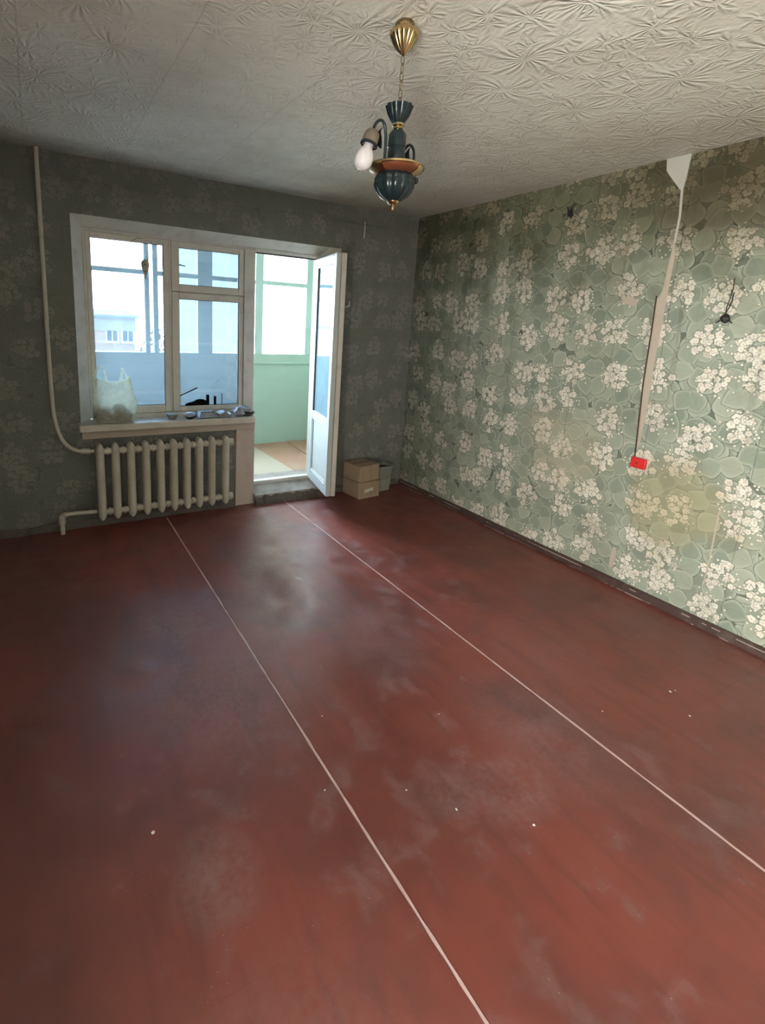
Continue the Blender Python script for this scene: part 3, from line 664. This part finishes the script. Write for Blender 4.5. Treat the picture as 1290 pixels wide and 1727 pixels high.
def arm(path, tipdir, bulb):
    a = bpy.data.objects.new('arm', None); COL.objects.link(a); a.parent = ch
    P = [Vector(camdir(*p)) for p in path]; b, q = P[0], P[-1]; p = P[len(P)//2]
    obj('arm_tube', tb(smooth(P, 5), .0048, 10), 'teal', a, True)
    # leaf ornament
    lm = bmesh.new(); o0 = b.lerp(p, .50); out = (q-b); out.z = 0; out.normalize(); side = Vector((-out.y, out.x, 0))
    prof = [(0, .002), (.012, .012), (.026, .016), (.040, .011), (.052, .005), (.064, .0005)]
    L, R_, C = [], [], []
    for i, (d, wd) in enumerate(prof):
        base_p = o0+Vector((0, 0, -.020))+out*(.004+.018*math.sin(d/.064*PI))+Vector((0, 0, d))
        L.append(lm.verts.new(base_p+side*wd+out*.003)); R_.append(lm.verts.new(base_p-side*wd+out*.003)); C.append(lm.verts.new(base_p))
    for i in range(len(prof)-1): lm.faces.new((L[i], C[i], C[i+1], L[i+1])); lm.faces.new((C[i], R_[i], R_[i+1], C[i+1]))
    bmesh.ops.solidify(lm, geom=lm.faces[:], thickness=.0025)
    obj('leaf_ornament', lm, 'teal', a, True)
    d = Vector(tipdir).normalized(); rot = Vector((0, 0, -1)).rotation_difference(d).to_euler()
    s = obj('lamp_holder', lathe([(.006, .008), (.016, .004), (.023, -.004), (.026, -.016), (.026, -.040), (.0235, -.042), (.022, -.030), (.010, -.024)], 28), 'socket', a, True, loc=q); s.rotation_euler = rot
    rg = obj('holder_rim', lathe([(.0262, -.036), (.0285, -.038), (.0285, -.044), (.0255, -.046), (.0255, -.040)], 28, cap=False), 'teal', a, True, loc=q); rg.rotation_euler = rot
    if bulb:
        bl = obj('light_bulb', lathe([(.012, -.022), (.015, -.040), (.016, -.052), (.0215, -.060), (.0275, -.072), (.0302, -.086), (.0295, -.100), (.0245, -.112), (.015, -.120), (.005, -.123)], 32), 'bulb', a, True, loc=q); bl.rotation_euler = rot
        bl['label'] = 'frosted white bulb'
arm([(-.042, -.045, -.440), (-.043, -.056, -.375), (-.046, -.062, -.345), (-.052, -.068, -.326), (-.064, -.074, -.317), (-.077, -.082, -.326), (-.086, -.088, -.344), (-.088, -.090, -.358)], camdir(-.30, -.1, -1), True)
arm([(.066, .045, -.440), (.069, .062, -.385), (.068, .072, -.358), (.062, .080, -.342), (.052, .088, -.335), (.041, .095, -.344), (.033, .101, -.362), (.030, .104, -.376)], camdir(-.2, .4, -1), False)
for rgt, awy in ((-.066, -.050), (.078, -.030)):
    v = Vector(camdir(rgt, awy)); a = math.atan2(v.y, v.x)
    bm = bmesh.new(); rings = []
    for i in range(7):
        th = a+(i-3)*.115
        rings.append([((rq)*math.cos(th), (rq)*math.sin(th), zq) for rq, zq in ((.064, -.4615), (.088, -.4500), (.0985, -.4405), (.0995, -.4385), (.0990, -.4430), (.0885, -.4535), (.0645, -.4650))])
    obj('brass_plate', loft(rings), 'brass', ch, True)
o = obj('loose_knob', lathe([(.004, .006), (.011, .003), (.013, -.006), (.010, -.013), (.004, -.016)], 16), 'teal', ch, True); o.location = camdir(.074, .030, -.462)

# ---------------------------------------------------------------- things on the sill
ZS = .770
bagt = thing('plastic_bag', 'milky carrier bag with dark lumps inside, standing on the left of the sill', 'bag', (-2.628, -.025, ZS))
def bag_bm():
    rg = random.Random(5); rings = []; n = 40
    for z, wx, wy, sh in ((.002, .10, .055, 0), (.006, .128, .068, 0), (.05, .140, .076, 0), (.10, .143, .076, .002), (.15, .140, .072, .003), (.20, .134, .064, .003), (.25, .126, .050, 0), (.285, .120, .036, -.004), (.31, .114, .024, -.005)):
        ring = []
        for k in range(n):
            a = 2*PI*k/n; cr = 1+.05*math.sin(5*a+z*19)+.035*math.sin(9*a-z*27)+rg.uniform(-.012, .012)
            x = wx*math.copysign(abs(math.cos(a))**.75, math.cos(a))*cr+sh; y = wy*math.copysign(abs(math.sin(a))**.8, math.sin(a))*cr
            zz = z
            if z > .27: zz = z+.045*(abs(x)/.12)**3-.020
            ring.append((x, y, zz))
        rings.append(ring)
    bm = loft(rings, cap=False); bm.verts.ensure_lookup_table(); bm.faces.new([bm.verts[i] for i in range(n)][::-1]); return bm
obj('bag_body', bag_bm(), 'bag', bagt, True)
def ribbon(pts, wd):
    bm = bmesh.new(); P = [Vector(p) for p in smooth(pts, 5)]; L, R_ = [], []
    for i, p in enumerate(P):
        t = (P[min(i+1, len(P)-1)]-P[max(i-1, 0)]).normalized(); s = t.cross(Vector((0.25, 1, 0.1))).normalized()
        q = wd*(1-.55*math.sin(PI*i/(len(P)-1)))
        L.append(bm.verts.new(p-s*q)); R_.append(bm.verts.new(p+s*q))
    for i in range(len(P)-1): bm.faces.new((L[i], R_[i], R_[i+1], L[i+1]))
    bmesh.ops.solidify(bm, geom=bm.faces[:], thickness=.0012); return bm
obj('bag_handle', ribbon([(-.118, -.01, .29), (-.112, -.01, .345), (-.090, -.008, .392), (-.066, -.006, .385), (-.050, -.006, .34), (-.046, -.006, .28)], .012), 'bag', bagt, True)
obj('bag_handle', ribbon([(.052, .0, .29), (.058, .002, .345), (.062, .004, .382), (.080, .004, .35), (.100, .002, .305), (.112, 0, .26)], .013), 'bag', bagt, True)
def lump(rx, ry, rz, seed, n=2, amp=.16):
    bm = bmesh.new(); bmesh.ops.create_icosphere(bm, subdivisions=3, radius=1); rg = random.Random(seed); ph = [rg.uniform(0, 6) for _ in range(6)]
    for v in bm.verts:
        c = v.co; s = 1+amp*(math.sin(3*c.x+ph[0])*math.sin(3*c.y+ph[1])+.7*math.sin(5*c.z+ph[2]+2*c.x)+.4*math.sin(9*c.y+ph[3]))
        v.co = Vector((c.x*rx*s, c.y*ry*s, c.z*rz*s))
    return bm
for (x, z, a, b, s) in ((-.070, .062, .052, .055, 1), (.035, .072, .050, .062, 2), (-.015, .045, .06, .038, 3), (-.104, .105, .014, .032, 4), (.085, .045, .035, .038, 5)):
    o = obj('bag_contents', lump(a, .040, b, s), 'rag', bagt, True); o.location = (x, -.010, z); o['label'] = 'dark lumps showing through the bag'
o = obj('red_print', box(.040, .066, -.0465, -.0445, .258, .272), 'red', bagt); o.rotation_euler = (-.28, 0, 0); o.location = (0, .055, -.012); o['label'] = 'small red printed mark'
sb = thing('small_bowl', 'small dark bowl with a pale rim on the sill below the window mullion', 'bowl', (-2.225, -.030, ZS))
obj('body', lathe([(.018, 0), (.028, .006), (.038, .024), (.041, .038), (.036, .038), (.024, .012), (.004, .008)], 24), 'grey_item', sb, True)
obj('rim', lathe([(.036, .0375), (.0425, .0375), (.0425, .0435), (.036, .0435)], 24), 'foil', sb, True)
ds = thing('dark_dish', 'round dark dish with a whitish top, right of the small bowl', 'dish', (-2.095, -.045, ZS))
obj('body', lathe([(.020, 0), (.036, .008), (.048, .026), (.046, .032), (.01, .034)], 24), 'black', ds, True)
o = obj('lid', lathe([(.047, .030), (.045, .038), (.028, .046), (.006, .048)], 24), 'foil', ds, True); o.rotation_euler = (.12, -.14, 0)
ft = thing('foil_tray', 'shallow silver foil tray in the middle of the sill clutter', 'tray', (-1.965, -.035, ZS), rotz=.05)
bm = loft([[(-.052, -.048, .001), (.070, -.048, .001), (.070, .045, .001), (-.052, .045, .001)], [(-.075, -.058, .010), (.085, -.058, .010), (.085, .055, .010), (-.075, .055, .010)], [(-.050, -.020, .046), (.045, -.020, .046), (.05, .050, .050), (-.05, .05, .050)]])
obj('body', bm, 'foil', ft)
obj('edge', tb([(-.075, -.059, .010), (-.050, -.021, .047), (.045, -.021, .047), (.085, -.059, .010)], .0035, 6), 'grey_item', ft)
fo = thing('folded_film', 'dark folded sheet lying right of the foil tray', 'sheet', (-1.800, -.03, ZS))
bm = loft([[(-.075+.02*i, y, .004+.018*abs(math.sin(i*1.3+y*30))+(.028 if i in (1, 2, 3) else .008)) for y in (-.05, .05)]+[(-.075+.02*i, y, .0015) for y in (.05, -.05)] for i in range(6)])
obj('sheet', bm, 'grey_item', fo)
cf = thing('crumpled_pack', 'crumpled silver and dark pack at the right end of the sill', 'packet', (-1.685, -.035, ZS))
bm = lump(.072, .055, .036, 12, amp=.22); rough_up(bm, .005, 2); o = obj('pack', bm, 'foil', cf); o.location = (0, 0, .040)
bm = lump(.055, .04, .018, 15, amp=.2); rough_up(bm, .004, 3); o = obj('dark_flap', bm, 'black', cf); o.location = (.055, -.01, .022)

# small dark objects standing on the bottom rail of the lower right sash
o = obj('dark_tool', prism([(-2.088, .843), (-1.925, .843), (-1.925, .880), (-1.945, .890), (-1.975, .892), (-2.000, .889), (-2.025, .873), (-2.065, .866), (-2.088, .856)], 'y', .110, .124), 'matte_black'); tag(o, 'low dark humped object standing against the lower right pane', 'object')
o = obj('peg', box(-1.922, -1.900, .110, .124, .843, .925, bev=.002), 'matte_black'); tag(o, 'thickest dark upright peg against the lower right pane', 'peg', 'upright pegs against the pane')
o = obj('peg', box(-1.860, -1.842, .112, .124, .843, .912, bev=.002), 'matte_black'); tag(o, 'middle dark upright peg against the lower right pane', 'peg', 'upright pegs against the pane')
o = obj('peg', tb([(-1.793, .118, .843), (-1.793, .118, .935)], .003, 6), 'matte_black'); tag(o, 'thin rod like peg, rightmost against the lower right pane', 'peg', 'upright pegs against the pane')

# hanging ornament
ho = thing('hanging_ornament', 'dry spiky husk hung on a wire loop in front of the tall pane', 'ornament', (-2.392, .072, 2.045))
loop = [(.0, 0, .01), (-.05, -.002, .0), (-.082, -.004, -.05), (-.078, -.004, -.11), (-.040, -.003, -.175), (0, 0, -.20), (.030, .003, -.17), (.048, .004, -.10), (.050, .004, -.05), (.066, .012, .0)]
obj('cord', tb(smooth(loop, 4), .0019, 5), 'twine', ho)
obj('hook', tb([(0, 0, .008), (0, .02, .012), (0, .034, .012)], .0022, 6), 'steel', ho)
bm = lathe([(.002, .0), (.012, -.004), (.019, -.018), (.020, -.034), (.016, -.056), (.010, -.078), (.005, -.095), (.003, -.118)], 12)
rg = random.Random(8)
for k in range(46):
    a = rg.uniform(0, 2*PI); z = rg.uniform(-.075, -.004); q = .019*(1-max(0, -z-.03)*9); c = Vector((q*math.cos(a), q*math.sin(a), z))
    dirv = Vector((math.cos(a), math.sin(a), rg.uniform(-.2, .8))).normalized()*.012; sd = Vector((-math.sin(a), math.cos(a), 0))*.004
    bm.faces.new([bm.verts.new(c-sd), bm.verts.new(c+sd), bm.verts.new(c+dirv)])
o = obj('husk', bm, 'husk', ho); o.location = (.018, 0, -.130); o.scale = (1.45, 1.45, 1.15)

# ---------------------------------------------------------------- boxes in the corner
def carton(name, label, loc, rz, sx, sy, sz, mat, seed, lab=False):
    t = thing(name, label, 'box', loc, None, rz)
    bm = box(-sx/2, sx/2, -sy/2, sy/2, 0, sz, bev=.008, seg=2); rough_up(bm, .003, seed)
    obj('body', bm, mat, t)
    obj('flap_joint', box(-sx/2+.01, sx/2-.01, -.003, .003, sz-.0005, sz+.003), 'baseboard', t)
    obj('side_crease', box(-.003+.02, .003+.02, -sy/2-.003, -sy/2+.001, sz*.25, sz-.01), 'card', t)
    return t
cb = carton('tile_box', 'lower brown wrapped box with a white sticker, on floor by balcony door', (-.552, -.150, 0), .10, .25, .235, .150, 'card', 1)
o = obj('sticker', box(-.045, .055, -.121, -.1175, .060, .088), 'tape', cb); o.rotation_euler = (0, -.18, 0); o['label'] = 'white sticker strip'
carton('tile_box', 'upper brown wrapped box stacked on the lower one beside the balcony door', (-.560, -.145, .154), .18, .240, .225, .148, 'card', 2)
bk = thing('grey_bucket', 'grey tapered tub behind and right of the brown boxes in the corner', 'bucket', (-.300, -.095, 0), None, .1)
def sq(hx, hy, z): return [(hx*math.copysign(abs(math.cos(a))**.35, math.cos(a)), hy*math.copysign(abs(math.sin(a))**.35, math.sin(a)), z) for a in [2*PI*k/24+.13 for k in range(24)]]
obj('body', loft([sq(.080, .060, 0), (sq(.098, .076, .225)), sq(.102, .080, .228), sq(.102, .080, .240), sq(.094, .072, .240), sq(.088, .066, .05)], True), 'grey_card', bk, True)
obj('dark_gap', loft([sq(.092, .070, .205), sq(.092, .070, .212)]), 'black', bk)

# ---------------------------------------------------------------- things on the right wall
def wpoly(name, pts, th, mat, parent=None, lo=-.001):
    """polygon given as (y,z) on the right wall, th proud of it"""
    return obj(name, prism(pts, 'x', -th, -lo), mat, parent)
o = wpoly('putty_patch', [(-2.117, 2.5), (-2.240, 2.5), (-2.237, 2.44), (-2.234, 2.382), (-2.228, 2.325), (-2.214, 2.325), (-2.190, 2.355), (-2.150, 2.405), (-2.125, 2.44)], .006, 'putty', wr); o['label'] = 'grey white putty patch spreading down from the ceiling'
o = wpoly('bare_strip', [(-2.228, 2.06), (-2.247, 1.981), (-2.243, 1.812), (-2.242, 1.686), (-2.238, 1.411), (-2.243, 1.177), (-2.240, 1.0), (-2.236, .90), (-2.224, .90), (-2.219, .956), (-2.209, 1.12), (-2.200, 1.284), (-2.197, 1.45), (-2.195, 1.589), (-2.192, 1.70), (-2.190, 1.756), (-2.201, 1.768), (-2.208, 1.785), (-2.215, 1.813), (-2.220, 1.92)], .004, 'plaster', wr); o['label'] = 'long bare plaster strip where wallpaper was cut for a cable'
o = wpoly('putty_line', [(-2.215, 2.34), (-2.228, 2.33), (-2.240, 2.19), (-2.238, 2.05), (-2.226, 2.05), (-2.229, 2.19)], .004, 'putty', wr)
o = wpoly('bare_patch', [(-1.992, 1.735), (-2.07, 1.715), (-2.085, 1.735), (-2.06, 1.762), (-2.02, 1.772), (-1.995, 1.765)], .002, 'plaster', wr)
o = wpoly('bare_patch', [(-2.185, .24), (-2.205, .24), (-2.210, .18), (-2.205, .11), (-2.18, .10), (-2.178, .16)], .002, 'plaster', wr)
o = wpoly('bare_patch', [(-2.69, .66), (-2.697, .66), (-2.700, .45), (-2.697, .24), (-2.69, .24), (-2.692, .45)], .002, 'plaster', wr)
cabt = obj('wall_cable', tb(smooth([(-.005, -2.187, 1.77), (-.006, -2.193, 1.589), (-.006, -2.198, 1.284), (-.006, -2.207, 1.12), (-.007, -2.217, .95), (-.008, -2.224, .835)]), .0042, 8), 'cable', None, True)
tag(cabt, 'thin dark cable running down the bare strip to the red box', 'cable')
rb = thing('red_switch_box', 'small red plastic switch box at the lower end of the cable', 'switch', (0, -2.256, .806))
obj('base_plate', box(-.006, .0, -.048, .048, -.035, .036, bev=.002), 'cream', rb)
obj('cover', box(-.026, -.006, -.044, .044, -.031, .032, bev=.006, seg=3), 'red', rb, True)
o = obj('centre_mark', lathe([(.004, 0), (.006, -.001), (.006, -.002), (.003, -.003)], 12), 'red_dark', rb); o.rotation_euler = (0, PI/2, 0); o.location = (-.0255, .006, 0)
ws = thing('wire_stub', 'blackened wire ends hanging loose from the right wall at picture edge', 'wire', (0, -2.549, 1.66))
obj('wire', tb(smooth([(-.002, .0, .19), (-.010, -.006, .12), (-.012, .004, .05), (-.018, .0, .0)]), .0022, 6), 'cable', ws)
obj('wire', tb(smooth([(-.002, -.01, .12), (-.016, -.012, .06), (-.020, .012, -.01), (-.014, .030, -.03)]), .0025, 6), 'black', ws)
obj('connector', lump(.016, .020, .022, 3), 'black', ws, True).location = (-.018, .0, -.012)
obj('wire_end', tb([(-.02, -.005, -.01), (-.026, -.038, -.032)], .003, 6), 'black', ws); obj('wire_end', tb([(-.02, .005, -.012), (-.026, .035, -.034)], .003, 6), 'black', ws)
wh = thing('wall_hole', 'small black wall hole with wire tails high on the right wall', 'hole', (0, -1.558, 2.30))
obj('wire', tb(smooth([(-.003, 0, .0), (-.02, .01, .02), (-.022, .016, .045)]), .004, 6), 'black', wh); obj('wire', tb(smooth([(-.003, 0, .0), (-.02, -.012, .01), (-.022, -.020, -.03)]), .005, 6), 'black', wh)
obj('cavity', lump(.010, .020, .026, 6, amp=.35), 'black', wh)
cd = obj('white_string', tb(smooth([(-.585, -.004, 2.39), (-.586, -.010, 2.34), (-.588, -.010, 2.29), (-.589, -.008, 2.255)]), .0045, 6), 'tape', None, True); tag(cd, 'short white string end hanging on the window wall right of the door', 'string')
nl = obj('nail', tb([(-.705, .0, .578), (-.705, -.03, .582)], .004, 8), 'steel'); tag(nl, 'bright nail in the window wall just right of the balcony door', 'nail')

# ---------------------------------------------------------------- crumbs on the floor
CRUMB = ['larger white crumb right of the right seam, far one of a pair', 'white crumb right of the right seam, nearer one of a pair', 'small white crumb just right of the right floor seam',
         'white crumb on the middle sheet, nearest the viewer', 'white crumb in the middle of the scuffed grey patch between the seams', 'tiny white crumb on the middle sheet beside the left seam',
         'white crumb on the left sheet close to the left seam', 'white crumb alone on the dark left floor sheet', 'white crumb on the middle sheet beyond the scuffed patch', 'tiny white crumb right of the left seam, farthest along it',
         'tiny white crumb close beside the larger one near the right wall']
rg = random.Random(21)
for k, (x, y, s) in enumerate(((-.722, -2.929, .010), (-.804, -3.047, .008), (-1.116, -2.863, .006), (-1.794, -3.064, .008), (-1.979, -2.911, .008), (-2.082, -2.78, .006), (-2.328, -2.655, .006), (-2.861, -2.544, .011), (-1.749, -2.567, .006), (-2.179, -2.365, .006), (-.692, -2.935, .006))):
    bm = bmesh.new(); bmesh.ops.create_icosphere(bm, subdivisions=1, radius=1)
    for v in bm.verts: v.co = Vector((v.co.x*s*rg.uniform(.8, 1.2), v.co.y*s*rg.uniform(.6, 1), max(0, v.co.z*.45+.4)*s))
    o = obj('plaster_crumb', bm, 'tape'); o.location = (x, y, 0); o.scale = (.6, .6, .6); o.rotation_euler = (0, 0, rg.uniform(0, 3))
    tag(o, CRUMB[k], 'crumb', 'plaster crumbs on the floor')
